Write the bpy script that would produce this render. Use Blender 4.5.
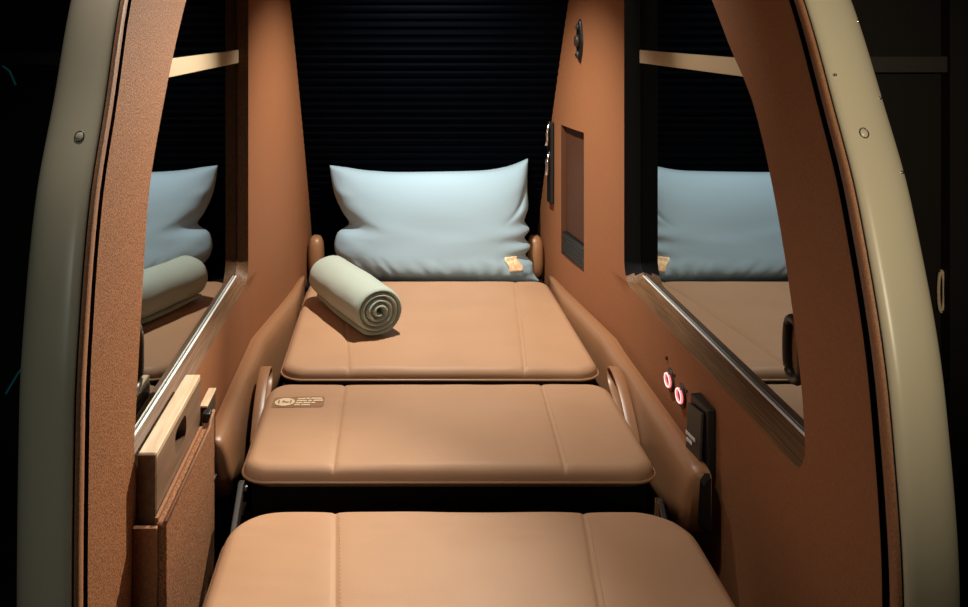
import bpy, bmesh, math, random
from mathutils import Vector, noise
random.seed(4)
sc = bpy.context.scene
for o in list(bpy.data.objects):
    bpy.data.objects.remove(o)
COL = sc.collection
CZ = 1.22            # camera height above the floor
F_PX = 900.0
VX, VY = 393.0, 30.0

# ------------------------------------------------------------------ camera, world, lights, exposure
cam = bpy.data.cameras.new('camera'); camo = bpy.data.objects.new('camera', cam); COL.objects.link(camo)
camo.location = (0, 0, CZ); camo.rotation_euler = (math.radians(90), 0, 0)
cam.sensor_width = 36.0; cam.lens = F_PX / 968 * 36
cam.shift_x = (484 - VX) / 968; cam.shift_y = (VY - 303.5) / 968
cam.clip_start = 0.01
sc.camera = camo
sc.view_settings.view_transform = 'Standard'; sc.view_settings.look = 'None'
sc.view_settings.gamma = 1.0; sc.view_settings.use_curve_mapping = False
sc.view_settings.exposure = 0.0
w = bpy.data.worlds.new('night'); sc.world = w; w.use_nodes = True
w.node_tree.nodes['Background'].inputs[0].default_value = (0.25, 0.42, 0.5, 1)
w.node_tree.nodes['Background'].inputs[1].default_value = 0.012

def spot(name, loc, target, energy, color, angle, blend, size):
    l = bpy.data.lights.new(name, 'SPOT'); o = bpy.data.objects.new(name, l); COL.objects.link(o)
    o.location = loc
    o.rotation_euler = (Vector(target) - Vector(loc)).to_track_quat('-Z', 'Y').to_euler()
    l.energy = energy; l.color = color; l.spot_size = math.radians(angle); l.spot_blend = blend; l.shadow_soft_size = size
    return o
def area(name, loc, target, energy, color, size):
    l = bpy.data.lights.new(name, 'AREA'); o = bpy.data.objects.new(name, l); COL.objects.link(o)
    o.location = loc
    o.rotation_euler = (Vector(target) - Vector(loc)).to_track_quat('-Z', 'Y').to_euler()
    l.energy = energy; l.color = color; l.size = size
    return o
READ = (0.10, 2.24, CZ + 0.44)
spot('reading_light', READ, (0.10, 2.43, 0.45), 96, (1.0, 0.92, 0.80), 102, 1.0, 0.02)
spot('pillow_fill', (0.14, 1.78, CZ + 0.42), (0.135, 2.76, CZ - 0.66), 26, (1.0, 0.93, 0.82), 26, 1.0, 0.02)  # added spot without a fixture, brightens the middle of the pillow
spot('side_light', (0.40, 2.38, CZ + 0.34), (-0.38, 1.09, CZ - 0.54), 178, (1.0, 0.88, 0.70), 54, 1.0, 0.012)
spot('hall_light', (-0.30, 1.26, CZ + 1.3), (0.02, 1.16, 0.45), 82, (1.0, 0.91, 0.80), 44, 1.0, 0.05)
spot('rail_fill', (-0.18, 2.38, CZ + 0.34), (0.59, 1.66, CZ - 0.05), 20, (1.0, 0.86, 0.66), 26, 1.0, 0.012)  # added spot without a fixture, lifts the right-hand rail
spot('hall_warm', (0.36, -1.3, CZ + 0.5), (0.70, 1.05, CZ - 0.04), 215, (1.0, 0.87, 0.62), 29, 1.0, 0.15)
spot('hall_cool', (-0.55, -1.4, CZ + 0.3), (-0.45, 1.0, CZ - 0.36), 24, (0.94, 1.0, 0.86), 30, 0.9, 0.15)

# ------------------------------------------------------------------ materials
def mat(name, col, rough=0.5, metal=0.0, spec=0.5, bump=None, var=None, coat=0.0, sheen=0.0, emit=None, es=0.0, stretch=(1, 1, 1)):
    m = bpy.data.materials.new(name); m.use_nodes = True
    nt = m.node_tree; b = nt.nodes['Principled BSDF']
    b.inputs['Base Color'].default_value = (*col, 1); b.inputs['Roughness'].default_value = rough
    b.inputs['Metallic'].default_value = metal; b.inputs['Specular IOR Level'].default_value = spec
    b.inputs['Coat Weight'].default_value = coat; b.inputs['Sheen Weight'].default_value = sheen
    if emit: b.inputs['Emission Color'].default_value = (*emit, 1); b.inputs['Emission Strength'].default_value = es
    tc = nt.nodes.new('ShaderNodeTexCoord'); mp = nt.nodes.new('ShaderNodeMapping')
    mp.inputs['Scale'].default_value = stretch
    nt.links.new(tc.outputs['Object'], mp.inputs['Vector'])
    if bump:
        sca, stren, dist = bump
        n = nt.nodes.new('ShaderNodeTexNoise'); n.inputs['Scale'].default_value = sca; n.inputs['Detail'].default_value = 4
        bp = nt.nodes.new('ShaderNodeBump'); bp.inputs['Strength'].default_value = stren; bp.inputs['Distance'].default_value = dist
        nt.links.new(mp.outputs[0], n.inputs['Vector'])
        nt.links.new(n.outputs[0], bp.inputs['Height']); nt.links.new(bp.outputs[0], b.inputs['Normal'])
    if var:
        sca, c2, lo, hi = var
        n = nt.nodes.new('ShaderNodeTexNoise'); n.inputs['Scale'].default_value = sca; n.inputs['Detail'].default_value = 5
        r = nt.nodes.new('ShaderNodeValToRGB')
        r.color_ramp.elements[0].position = lo; r.color_ramp.elements[0].color = (*col, 1)
        r.color_ramp.elements[1].position = hi; r.color_ramp.elements[1].color = (*c2, 1)
        nt.links.new(mp.outputs[0], n.inputs['Vector'])
        nt.links.new(n.outputs[0], r.inputs[0]); nt.links.new(r.outputs[0], b.inputs['Base Color'])
    return m
M = {
 'seat': mat('tan_leather', (0.44, 0.255, 0.15), 0.55, spec=0.3, bump=(420, 0.12, 0.002), var=(6, (0.415, 0.238, 0.138), 0.4, 0.65)),
 'pipe': mat('tan_piping', (0.36, 0.20, 0.11), 0.38, spec=0.5),
 'wall': mat('brown_suede', (0.165, 0.064, 0.025), 0.7, spec=0.2, bump=(400, 0.5, 0.002), var=(400, (0.47, 0.21, 0.10), 0.37, 0.66)),
 'suede': mat('smooth_brown_suede', (0.275, 0.112, 0.049), 0.7, spec=0.2, bump=(500, 0.15, 0.001), var=(420, (0.33, 0.138, 0.062), 0.4, 0.62)),
 'strip': mat('brown_edging', (0.26, 0.11, 0.05), 0.55, spec=0.4, bump=(500, 0.3, 0.002), var=(500, (0.36, 0.17, 0.085), 0.45, 0.65)),
 'felt': mat('brown_felt', (0.15, 0.066, 0.031), 0.85, spec=0.2, bump=(400, 0.5, 0.002), var=(400, (0.40, 0.19, 0.098), 0.37, 0.66)),
 'bolster': mat('brown_leather', (0.30, 0.145, 0.07), 0.38, spec=0.5, bump=(420, 0.12, 0.002)),
 'wood': mat('walnut', (0.085, 0.038, 0.017), 0.5, spec=0.2, var=(22, (0.21, 0.108, 0.05), 0.36, 0.66), stretch=(26, 0.35, 26), bump=(22, 0.15, 0.001)),
 'board': mat('grey_brown_laminate', (0.14, 0.085, 0.055), 0.36, spec=0.5, var=(10, (0.19, 0.12, 0.08), 0.35, 0.65), stretch=(9, 0.8, 9)),
 'pale': mat('pale_wood', (0.55, 0.40, 0.26), 0.45, spec=0.4, var=(16, (0.66, 0.52, 0.37), 0.35, 0.65), stretch=(12, 0.8, 12)),
 'rail': mat('cream_rail', (0.66, 0.53, 0.36), 0.5, spec=0.4),
 'shell': mat('cream_lacquer', (0.50, 0.44, 0.33), 0.34, spec=0.4),
 'black': mat('black_plastic', (0.008, 0.008, 0.009), 0.4, spec=0.4),
 'soft_black': mat('matt_black', (0.006, 0.006, 0.007), 0.8, spec=0.1),
 'grey': mat('dark_grey_plastic', (0.035, 0.03, 0.027), 0.4, spec=0.4),
 'alu': mat('bright_metal', (0.95, 0.93, 0.9), 0.6, metal=0.5),
 'chrome': mat('chrome', (0.8, 0.8, 0.8), 0.18, metal=1.0),
 'steel': mat('dark_steel', (0.12, 0.115, 0.11), 0.3, metal=1.0),
 'mirror': mat('tinted_glass', (0.28, 0.32, 0.34), 0.012, metal=1.0),
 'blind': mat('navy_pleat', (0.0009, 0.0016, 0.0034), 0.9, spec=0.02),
 'pillow': mat('slate_blue_cotton', (0.315, 0.45, 0.55), 0.85, spec=0.2, bump=(900, 0.15, 0.001), sheen=0.1),
 'tag': mat('tan_label', (0.80, 0.52, 0.28), 0.6, spec=0.3, var=(90, (0.95, 0.78, 0.55), 0.42, 0.6)),
 'towel': mat('sage_fleece', (0.40, 0.465, 0.405), 0.95, spec=0.1, bump=(700, 0.4, 0.003), sheen=0.2),
 'print': mat('cream_print', (0.75, 0.56, 0.36), 0.6),
 'label': mat('label_ground', (0.29, 0.15, 0.075), 0.5),
 'white': mat('white_print', (0.8, 0.78, 0.74), 0.6),
 'ring': mat('red_led', (0.9, 0.3, 0.3), 0.4, emit=(1.0, 0.16, 0.17), es=1.5),
 'ringcore': mat('pink_led', (1, 0.8, 0.8), 0.4, emit=(1.0, 0.72, 0.7), es=1.2),
 'screen': mat('brown_screen', (0.085, 0.034, 0.017), 0.6, spec=0.2),
 'hall': mat('hall_dark', (0.010, 0.008, 0.007), 0.7, spec=0.2),
 'hallbar': mat('hall_bar', (0.020, 0.014, 0.010), 0.6),
 'floor': mat('hall_floor', (0.03, 0.028, 0.027), 0.6),
 'teal': mat('teal_reflection', (0.0, 0.05, 0.06), 0.3, emit=(0.05, 0.5, 0.55), es=0.03),
 'ceil': mat('pod_lining', (0.03, 0.02, 0.016), 0.8, spec=0.2),
}

# ------------------------------------------------------------------ builders
def base(o):
    while o.parent: o = o.parent
    return o.location
def mesh(name, V, Fc, m, parent=None, loc=(0, 0, 0), smooth=True, kind=None, recalc=True):
    """V in camera-centred axes (x right, depth, height from the lens); one mesh object."""
    off = Vector(base(parent)) if parent else Vector(loc)
    bm = bmesh.new()
    vs = [bm.verts.new(Vector((v[0], v[1], v[2] + CZ)) - off) for v in V]
    bm.verts.ensure_lookup_table()
    for f in Fc:
        try: bm.faces.new([vs[i] for i in f])
        except ValueError: pass
    if recalc: bmesh.ops.recalc_face_normals(bm, faces=bm.faces)
    me = bpy.data.meshes.new(name); bm.to_mesh(me); bm.free()
    me.materials.append(m)
    for p in me.polygons: p.use_smooth = smooth
    o = bpy.data.objects.new(name, me); COL.objects.link(o)
    if parent: o.parent = parent
    else: o.location = off
    if kind: o['kind'] = kind
    return o
def thing(name, label=None, cat=None, loc=(0, 0, 0), group=None, kind=None):
    o = bpy.data.objects.new(name, None); COL.objects.link(o); o.empty_display_size = 0.05
    o.location = (loc[0], loc[1], loc[2] + CZ)
    if label: tag(o, label, cat, group)
    if kind: o['kind'] = kind
    return o
def tag(o, label, cat, group=None):
    o['label'] = label; o['category'] = cat
    if group: o['group'] = group
def bevel(o, wd, seg=3, ang=30):
    b = o.modifiers.new('bevel', 'BEVEL'); b.width = wd; b.segments = seg; b.limit_method = 'ANGLE'; b.angle_limit = math.radians(ang)
    b.harden_normals = False
    return o
def boxdata(x0, x1, d0, d1, z0, z1):
    V = [(x0, d0, z0), (x1, d0, z0), (x1, d1, z0), (x0, d1, z0), (x0, d0, z1), (x1, d0, z1), (x1, d1, z1), (x0, d1, z1)]
    return V, [(0, 1, 2, 3), (4, 5, 6, 7), (0, 1, 5, 4), (1, 2, 6, 5), (2, 3, 7, 6), (3, 0, 4, 7)]
def box(name, x0, x1, d0, d1, z0, z1, m, parent=None, bv=0.0, loc=(0, 0, 0), kind=None, seg=3):
    V, Fc = boxdata(x0, x1, d0, d1, z0, z1)
    o = mesh(name, V, Fc, m, parent, loc, smooth=False, kind=kind)
    if bv:
        bevel(o, bv, seg)
        for p in o.data.polygons: p.use_smooth = True
        o.modifiers.new('wn', 'WEIGHTED_NORMAL')
    return o
def prism_x(name, poly, x0, x1, m, parent=None, bv=0.0, loc=(0, 0, 0), kind=None):
    """(depth, height) outline extruded along x."""
    n = len(poly)
    V = [(x0, d, z) for d, z in poly] + [(x1, d, z) for d, z in poly]
    Fc = [tuple(range(n)), tuple(range(2 * n - 1, n - 1, -1))] + [(i, (i + 1) % n, n + (i + 1) % n, n + i) for i in range(n)]
    o = mesh(name, V, Fc, m, parent, loc, smooth=False, kind=kind)
    if bv:
        bevel(o, bv)
        for p in o.data.polygons: p.use_smooth = True
        o.modifiers.new('wn', 'WEIGHTED_NORMAL')
    return o
def tubedata(path, r, closed=False, n=8):
    V, Fc = [], []
    L = len(path)
    for i, p in enumerate(path):
        p = Vector(p)
        a = Vector(path[(i - 1) % L] if (closed or i > 0) else path[i]); c = Vector(path[(i + 1) % L] if (closed or i < L - 1) else path[i])
        t = (c - a).normalized()
        up = Vector((0, 0, 1)) if abs(t.z) < 0.9 else Vector((1, 0, 0))
        u = t.cross(up).normalized(); v = u.cross(t)
        for k in range(n):
            q = p + (u * math.cos(2 * math.pi * k / n) + v * math.sin(2 * math.pi * k / n)) * r
            V.append(tuple(q))
    for i in range(L if closed else L - 1):
        for k in range(n):
            j = (i + 1) % L
            Fc.append((i * n + k, i * n + (k + 1) % n, j * n + (k + 1) % n, j * n + k))
    if not closed:
        Fc.append(tuple(range(n))); Fc.append(tuple(range((L - 1) * n, L * n)))
    return V, Fc
def tube(name, path, r, m, parent=None, closed=False, n=8, loc=(0, 0, 0)):
    V, Fc = tubedata(path, r, closed, n)
    return mesh(name, V, Fc, m, parent, loc)
def disc(name, c, r, th, axis, m, parent=None, n=24, loc=(0, 0, 0), rr=None, sl=(0, 0)):
    """short round plug; axis 'x' (sign) or 'd'."""
    rr = rr or r
    V, Fc = [], []
    prof = [(r, 0), (r, th * 0.6), (r * 0.85, th), (0, th)]
    for k in range(n):
        a = 2 * math.pi * k / n
        for (q, h) in prof[:3]:
            e, f = q * math.cos(a), q * rr / r * math.sin(a)
            if axis == 'd': V.append((c[0] + e, c[1] - h + sl[0] * e + sl[1] * f, c[2] + f))
            elif axis == 'z': V.append((c[0] + e, c[1] + f, c[2] + h))
            else: V.append((c[0] + axis * h, c[1] + e, c[2] + f))
    for k in range(n):
        j = (k + 1) % n
        for i in range(2): Fc.append((k * 3 + i, j * 3 + i, j * 3 + i + 1, k * 3 + i + 1))
    Fc.append(tuple(k * 3 + 2 for k in range(n))); Fc.append(tuple(k * 3 for k in range(n)))
    return mesh(name, V, Fc, m, parent, loc)
def interp(pts):
    """smooth monotone-ish curve through sorted (t, value) pairs."""
    pts = sorted(pts); n = len(pts)
    sl = []
    for i in range(n):
        if i == 0: s = (pts[1][1] - pts[0][1]) / (pts[1][0] - pts[0][0])
        elif i == n - 1: s = (pts[-1][1] - pts[-2][1]) / (pts[-1][0] - pts[-2][0])
        else:
            a = (pts[i][1] - pts[i - 1][1]) / (pts[i][0] - pts[i - 1][0]); b = (pts[i + 1][1] - pts[i][1]) / (pts[i + 1][0] - pts[i][0])
            s = 0 if a * b <= 0 else 2 * a * b / (a + b)
        sl.append(s)
    def f(t):
        if t <= pts[0][0]: return pts[0][1]
        if t >= pts[-1][0]: return pts[-1][1]
        for i in range(n - 1):
            if t <= pts[i + 1][0]:
                h = pts[i + 1][0] - pts[i][0]; u = (t - pts[i][0]) / h
                return (pts[i][1] * (1 + 2 * u) * (1 - u) ** 2 + sl[i] * h * u * (1 - u) ** 2
                        + pts[i + 1][1] * u * u * (3 - 2 * u) + sl[i + 1] * h * u * u * (u - 1))
    return f

# ------------------------------------------------------------------ the pod: sizes
XL, XR = -0.348, 0.556          # inner faces of the two side walls
REVS = {-1: 0.027, 1: 0.040}                     # how far the glass sits behind the wall face
SILL, SILLG = -0.604, -0.586    # sill at wall face, sill at glass
WTOP = 0.28
WB = 2.165                      # rear edge of the window
front = {-1: interp([(-1.22, 1.05), (-0.9, 1.03), (-0.658, 1.026), (-0.425, 1.033), (-0.315, 1.05), (-0.204, 1.079), (-0.088, 1.137), (0.04, 1.198), (0.15, 1.29), (0.3, 1.47), (0.45, 1.75), (0.5, 1.95)]),
          1: interp([(-1.22, 1.05), (-0.9, 1.025), (-0.656, 1.023), (-0.431, 1.049), (-0.211, 1.119), (-0.092, 1.183), (0.042, 1.264), (0.15, 1.36), (0.3, 1.55), (0.45, 1.8), (0.5, 1.98)])}
wfr = {-1: interp([(-0.552, 1.2115), (-0.502, 1.221), (-0.374, 1.2475), (-0.242, 1.28), (-0.106, 1.37), (0.05, 1.514), (0.15, 1.64), (0.24, 1.8), (0.28, 1.92)]),
        1: interp([(-0.553, 1.2146), (-0.502, 1.222), (-0.377, 1.257), (-0.247, 1.31), (-0.108, 1.394), (-0.033, 1.48), (0.052, 1.5687), (0.15, 1.69), (0.24, 1.84), (0.28, 1.95)])}
toe = interp([(2.19, 0), (2.35, 0.022), (2.55, 0.049), (2.75, 0.066), (2.95, 0.078), (3.2, 0.086)])
lean = interp([(0.285, 0), (0.35, 0.012), (0.42, 0.05), (0.5, 0.13)])
def Bk(z): return min(2.63 - 0.52 * z, 3.05)
def wall_x(s, d, z):
    t = toe(d) + lean(z)
    return XL + t if s < 0 else XR - t
def W_back(z):
    r = 0.055; e = SILL + r
    if z >= e: return WB
    return WB - (r - math.sqrt(max(0, r * r - (e - z) ** 2)))
def W_front(s, z):
    r = 0.03; e = SILL + r
    if z >= e: return wfr[s](z)
    return wfr[s](-0.553) + 0.003 + (r - math.sqrt(max(0, r * r - (e - z) ** 2)))
zs = sorted(set([round(x, 4) for x in
     [-1.22, -1.1, -1.0, -0.9, -0.82, -0.76, -0.70, -0.66, -0.63, SILL] +
     [SILL + 0.055 * (1 - math.cos(a * math.pi / 20)) for a in range(1, 11)] +
     [-0.53 + 0.03 * k for k in range(0, 28)] + [0.35, 0.4, 0.44, 0.475, 0.5] + [-0.28, WTOP]]))
SCR = (2.45, 2.66, -0.66, -0.28)   # opening for the screen niche in the right wall

def build_wall(s, name):
    V, Fc, idx, felt = [], [], {}, []
    def vid(d, z):
        k = (round(d, 5), round(z, 5))
        if k not in idx: idx[k] = len(V); V.append((wall_x(s, d, z), d, z))
        return idx[k]
    def row(z):
        f, b = front[s](z), Bk(z)
        inside = SILL - 1e-4 <= z <= WTOP + 1e-4
        wf = W_front(s, z) if inside else 1.25 + (0.7 if z > 0 else 0)
        wb = W_back(z) if inside else WB - (0.05 if z < 0 else 0.02)
        wf = max(wf, f + 0.02); wb = max(wb, wf + 0.05)
        A = [f + (wf - f) * i / 4 for i in range(5)]
        Bm = [wf + (wb - wf) * i / 8 for i in range(9)]
        c0, c1 = SCR[0], SCR[1]
        Cc = [wb + (c0 - wb) * i / 4 for i in range(5)] + [c0 + (c1 - c0) * i / 2 for i in range(1, 3)] + [c1 + (max(b, c1 + 0.001) - c1) * i / 3 for i in range(1, 4)]
        if b < c1 + 0.01: Cc = [wb + (b - wb) * i / 9 for i in range(10)]
        return A, Bm, Cc
    rows = [row(z) for z in zs]
    for i in range(len(zs) - 1):
        z0, z1 = zs[i], zs[i + 1]; zm = (z0 + z1) / 2
        for part in (0, 1, 2):
            if part == 1 and SILL < zm < WTOP: continue
            r0, r1 = rows[i][part], rows[i + 1][part]
            for k in range(len(r0) - 1):
                if s > 0 and part == 2 and SCR[2] < zm < SCR[3] and k in (4, 5): continue
                felt.append(s < 0 and part == 0)
                Fc.append((vid(r0[k], z0), vid(r0[k + 1], z0), vid(r1[k + 1], z1), vid(r1[k], z1)))
    o = mesh(name, V, Fc, M['suede'], kind='structure', recalc=True)
    o.data.materials.append(M['wall'])
    for p, t in zip(o.data.polygons, felt): p.material_index = 1 if t else 0
    return o
build_wall(-1, 'wall_left'); build_wall(1, 'wall_right')

# pleated dark blind closing the rear
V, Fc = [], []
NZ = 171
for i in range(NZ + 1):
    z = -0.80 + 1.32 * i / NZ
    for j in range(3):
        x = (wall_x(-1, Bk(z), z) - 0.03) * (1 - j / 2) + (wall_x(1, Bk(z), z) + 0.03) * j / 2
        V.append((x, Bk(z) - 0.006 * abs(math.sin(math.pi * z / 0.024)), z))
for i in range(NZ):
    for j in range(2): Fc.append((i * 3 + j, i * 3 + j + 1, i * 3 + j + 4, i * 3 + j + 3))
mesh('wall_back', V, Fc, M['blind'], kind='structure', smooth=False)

# ceiling of the pod
V, Fc = [], []
for i in range(9):
    t = i / 8
    for j in range(11):
        u = j / 10
        z = 0.5 + 0.04 * math.sin(math.pi * u)
        d0 = front[-1](0.5) * (1 - u) + front[1](0.5) * u
        d = d0 + (Bk(0.5) + 0.02 - d0) * t
        V.append((wall_x(-1, d, 0.5) * (1 - u) + wall_x(1, d, 0.5) * u, d, z))
for i in range(8):
    for j in range(10): Fc.append((i * 11 + j, i * 11 + j + 1, i * 11 + j + 12, i * 11 + j + 11))
mesh('ceiling', V, Fc, M['ceil'], kind='structure')
box('floor', -2.6, 2.8, -2.0, 3.6, -1.26, -1.22, M['floor'], kind='structure')

# ------------------------------------------------------------------ windows: dark reflective glass in a walnut reveal
def window(s, name):
    root = thing(name, kind='structure', loc=(XL if s < 0 else XR, 1.7, SILL))
    REV = REVS[s]; xf = XL if s < 0 else XR; xg = xf + s * REV
    loop = []
    zz = [z for z in zs if SILL - 1e-4 <= z <= WTOP + 1e-4]
    for z in reversed(zz): loop.append((W_front(s, z), z))
    f0, b0 = W_front(s, SILL), W_back(SILL)
    for k in range(1, 24): loop.append((f0 + (b0 - f0) * k / 24, SILL))
    for z in zz: loop.append((W_back(z), z))
    ft, bt = W_front(s, WTOP), W_back(WTOP)
    for k in range(1, 8): loop.append((bt + (ft - bt) * k / 8, WTOP))
    n = len(loop)
    def zg(z): return z + (SILLG - SILL) * max(0, min(1, (-0.45 - z) / 0.155))
    V, Fc = [], []
    for d, z in loop:
        for k, (xx, q) in enumerate(((xf, 0), (xf + s * REV * 0.5, 0.5), (xg, 1.0))):
            V.append((xx, d, z * (1 - q) + zg(z) * q))
    for i in range(n):
        j = (i + 1) % n
        for k in range(2): Fc.append((i * 3 + k, i * 3 + k + 1, j * 3 + k + 1, j * 3 + k))
    rv = mesh('reveal', V, Fc, M['wood'], root, recalc=False)
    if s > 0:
        rv.data.materials.append(M['soft_black'])  # uprights coloured black to imitate shade on the walnut
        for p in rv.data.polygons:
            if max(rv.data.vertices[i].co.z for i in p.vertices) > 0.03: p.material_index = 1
    V2 = [(xg + s * 0.0005, d, zg(z)) for d, z in loop]
    # pane with real thickness
    V3 = V2 + [(x + s * 0.006, d, z) for x, d, z in V2]
    Fp = [tuple(range(n)), tuple(range(2 * n - 1, n - 1, -1))] + [(i, (i + 1) % n, n + (i + 1) % n, n + i) for i in range(n)]
    mesh('pane', V3, Fp, M['mirror'], root, smooth=False)
    # bright metal bead where the glass meets the sill
    rc = 0.055; pth = []
    f1 = wfr[s](-0.553)
    pth = [(xg - s * 0.002, f1 + (WB - 0.03 - f1) * k / 20, SILLG + 0.002) for k in range(21)]
    V, Fc = tubedata(pth, 0.0023, n=8)
    mesh('metal_bead', V, Fc, M['alu'], root)['label'] = 'thin bright metal bead along the sill'
    # horizontal cream rail across the glass
    r = box('rail', min(xg, xg - s * 0.004), max(xg, xg - s * 0.004), wfr[s](-0.06) + 0.002, WB - 0.001, -0.079, -0.048, M['rail'], root, bv=0.001, seg=1)
    r['label'] = 'horizontal cream rail across the dark glass'
    # oval finger pull
    c = (1.285 if s < 0 else 1.324, -0.47); p = []
    for k in range(40):
        a = 2 * math.pi * k / 40
        ca, sa = math.cos(a), math.sin(a)
        p.append((xg - s * 0.006, c[0] + 0.024 * abs(ca) ** 0.8 * (1 if ca > 0 else -1), c[1] + 0.044 * abs(sa) ** 0.7 * (1 if sa > 0 else -1)))
    V, Fc = tubedata(p, 0.0072, closed=True, n=8)
    pull = mesh('finger_pull', V, Fc, M['grey'], root); pull['label'] = 'dark oval finger pull'
    V = [(xg - s * 0.0015, q[1], q[2]) for q in p] + [(xg, q[1], q[2]) for q in p]
    m_ = len(p)
    mesh('pull_back', V, [tuple(range(m_))] + [(i, (i + 1) % m_, m_ + (i + 1) % m_, m_ + i) for i in range(m_)], M['bolster'], pull, smooth=False)
window(-1, 'window_1'); window(1, 'window_2')

# ------------------------------------------------------------------ front edge: groove, leather edging, cream shell
def rim(s, name):
    root = thing(name, kind='structure', loc=(XL if s < 0 else XR, 1.03, -1.22))
    wdt = 0.082 if s < 0 else 0.088
    def sweep(nm, prof, m):
        V, Fc = [], []
        Z = [-1.22 + 1.72 * i / 70 for i in range(71)]
        for z in Z:
            f = front[s](z)
            for o_, dd in prof:
                back = dd > 0.4
                d = dd if back else f + dd
                xb = XL + lean(z) if s < 0 else XR - lean(z)
                V.append((xb + s * o_, d, z))
        n = len(prof)
        for i in range(70):
            for k in range(n - 1): Fc.append((i * n + k, i * n + k + 1, (i + 1) * n + k + 1, (i + 1) * n + k))
        return mesh(nm, V, Fc, m, root)
    sweep('groove', [(0, 0.0), (0.004, -0.001), (0.012, -0.002), (0.012, -0.018), (0.0, -0.0175)], M['soft_black'])
    sweep('edging', [(0.010, -0.015), (0.001, -0.0165), (-0.001, -0.018), (-0.001, -0.0325), (0.0005, -0.0345), (0.0035, -0.035)], M['strip'])
    sweep('shadow_gap', [(0.002, -0.033), (0.004, -0.0352), (0.010, -0.034)], M['soft_black'])
    pr = [(0.0055, -0.032), (0.0055, -0.037), (0.008, -0.041), (0.016, -0.0435)]
    for k in range(1, 9):
        a = k / 8 * math.pi / 2
        pr.append((0.016 + (wdt - 0.016) * math.sin(a), -0.0435 + 0.055 * (1 - math.cos(a))))
    pr += [(wdt + 0.003, 0.06), (wdt + 0.006, 0.15), (wdt + 0.008, 3.1)]
    sh = sweep('shell', pr, M['shell'])
    sh['label'] = 'curved cream lacquered shell edge'
    def onshell(o_, z):
        f = front[s](z); t = max(0, min(1, (o_ - 0.016) / (wdt - 0.016)))
        return ((XL if s < 0 else XR) + s * o_, f - 0.0435 + 0.055 * (1 - math.sqrt(1 - t * t)), z)
    p = onshell(0.026 if s < 0 else 0.030, -0.127 if s < 0 else -0.128)
    o_p = 0.026 if s < 0 else 0.030
    sl = (s * (onshell(o_p + 0.004, p[2])[1] - onshell(o_p - 0.004, p[2])[1]) / 0.008, (onshell(o_p, p[2] + 0.01)[1] - onshell(o_p, p[2] - 0.01)[1]) / 0.02)
    disc('plug', (p[0], p[1] + 0.002, p[2]), 0.0053, 0.0032, 'd', M['shell'], root, sl=sl)
    ring = [(0.0058 * math.cos(a * math.pi / 12), 0.0058 * math.sin(a * math.pi / 12)) for a in range(24)]
    tube('plug_ring', [(p[0] + e, p[1] + sl[0] * e + sl[1] * f - 0.0004, p[2] + f) for e, f in ring], 0.0007, M['steel'], root, closed=True, n=5)
    if s > 0:
        for o_, z in ((0.076, 0.012), (0.073, -0.088), (0.073, -0.176), (0.013, -0.058)):
            p = onshell(o_, z)
            disc('screw', (p[0], p[1] + 0.001, p[2]), 0.0022, 0.003, 'd', M['chrome'], root, n=10)
rim(-1, 'trim_1'); rim(1, 'trim_2')

# ------------------------------------------------------------------ dark hall beyond the pod
box('wall_far', -2.6, 2.8, 3.5, 3.6, -1.22, 1.5, M['hall'], kind='structure')
t = thing('trim_3', kind='structure', loc=(1.25, 2.3, -1.22))
box('panel', 1.12, 2.0, 2.3, 2.36, -1.22, 1.0, M['hall'], t)
box('post', 1.40, 1.47, 2.262, 2.3, -1.22, 1.0, M['hall'], t)
box('crossbar', 1.12, 1.40, 2.27, 2.3, -0.108, -0.066, M['hallbar'], t, bv=0.003)
p = [(1.395 + 0.007 * math.cos(a * math.pi / 16), 2.29, -0.665 + 0.052 * math.sin(a * math.pi / 16)) for a in range(32)]
tube('handle', p, 0.004, M['pale'], t, closed=True)
t = thing('trim_4', kind='structure', loc=(-1.2, 2.3, -1.22))
box('panel', -2.0, -0.80, 2.3, 2.36, -1.22, 1.0, M['hall'], t)
box('crossbar', -1.4, -0.82, 2.27, 2.3, -0.09, -0.055, M['hallbar'], t, bv=0.003)

def glint(pts, lab):  # faintly glowing tubes stand in for teal reflections, no lamp here
    o = tube('teal_glint', pts, 0.0025, M['teal'], loc=(pts[0][0], pts[0][1], pts[0][2] + CZ)); tag(o, lab, 'reflection')
glint([(-0.985, 2.29, -0.925), (-0.955, 2.29, -0.875), (-0.94, 2.29, -0.855)], 'faint teal reflected glint low in the dark beyond the left shell')
glint([(-1.0, 2.29, -0.085), (-0.975, 2.29, -0.105), (-0.96, 2.29, -0.14)], 'faint teal reflected glint high in the dark beyond the left shell')

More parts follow.
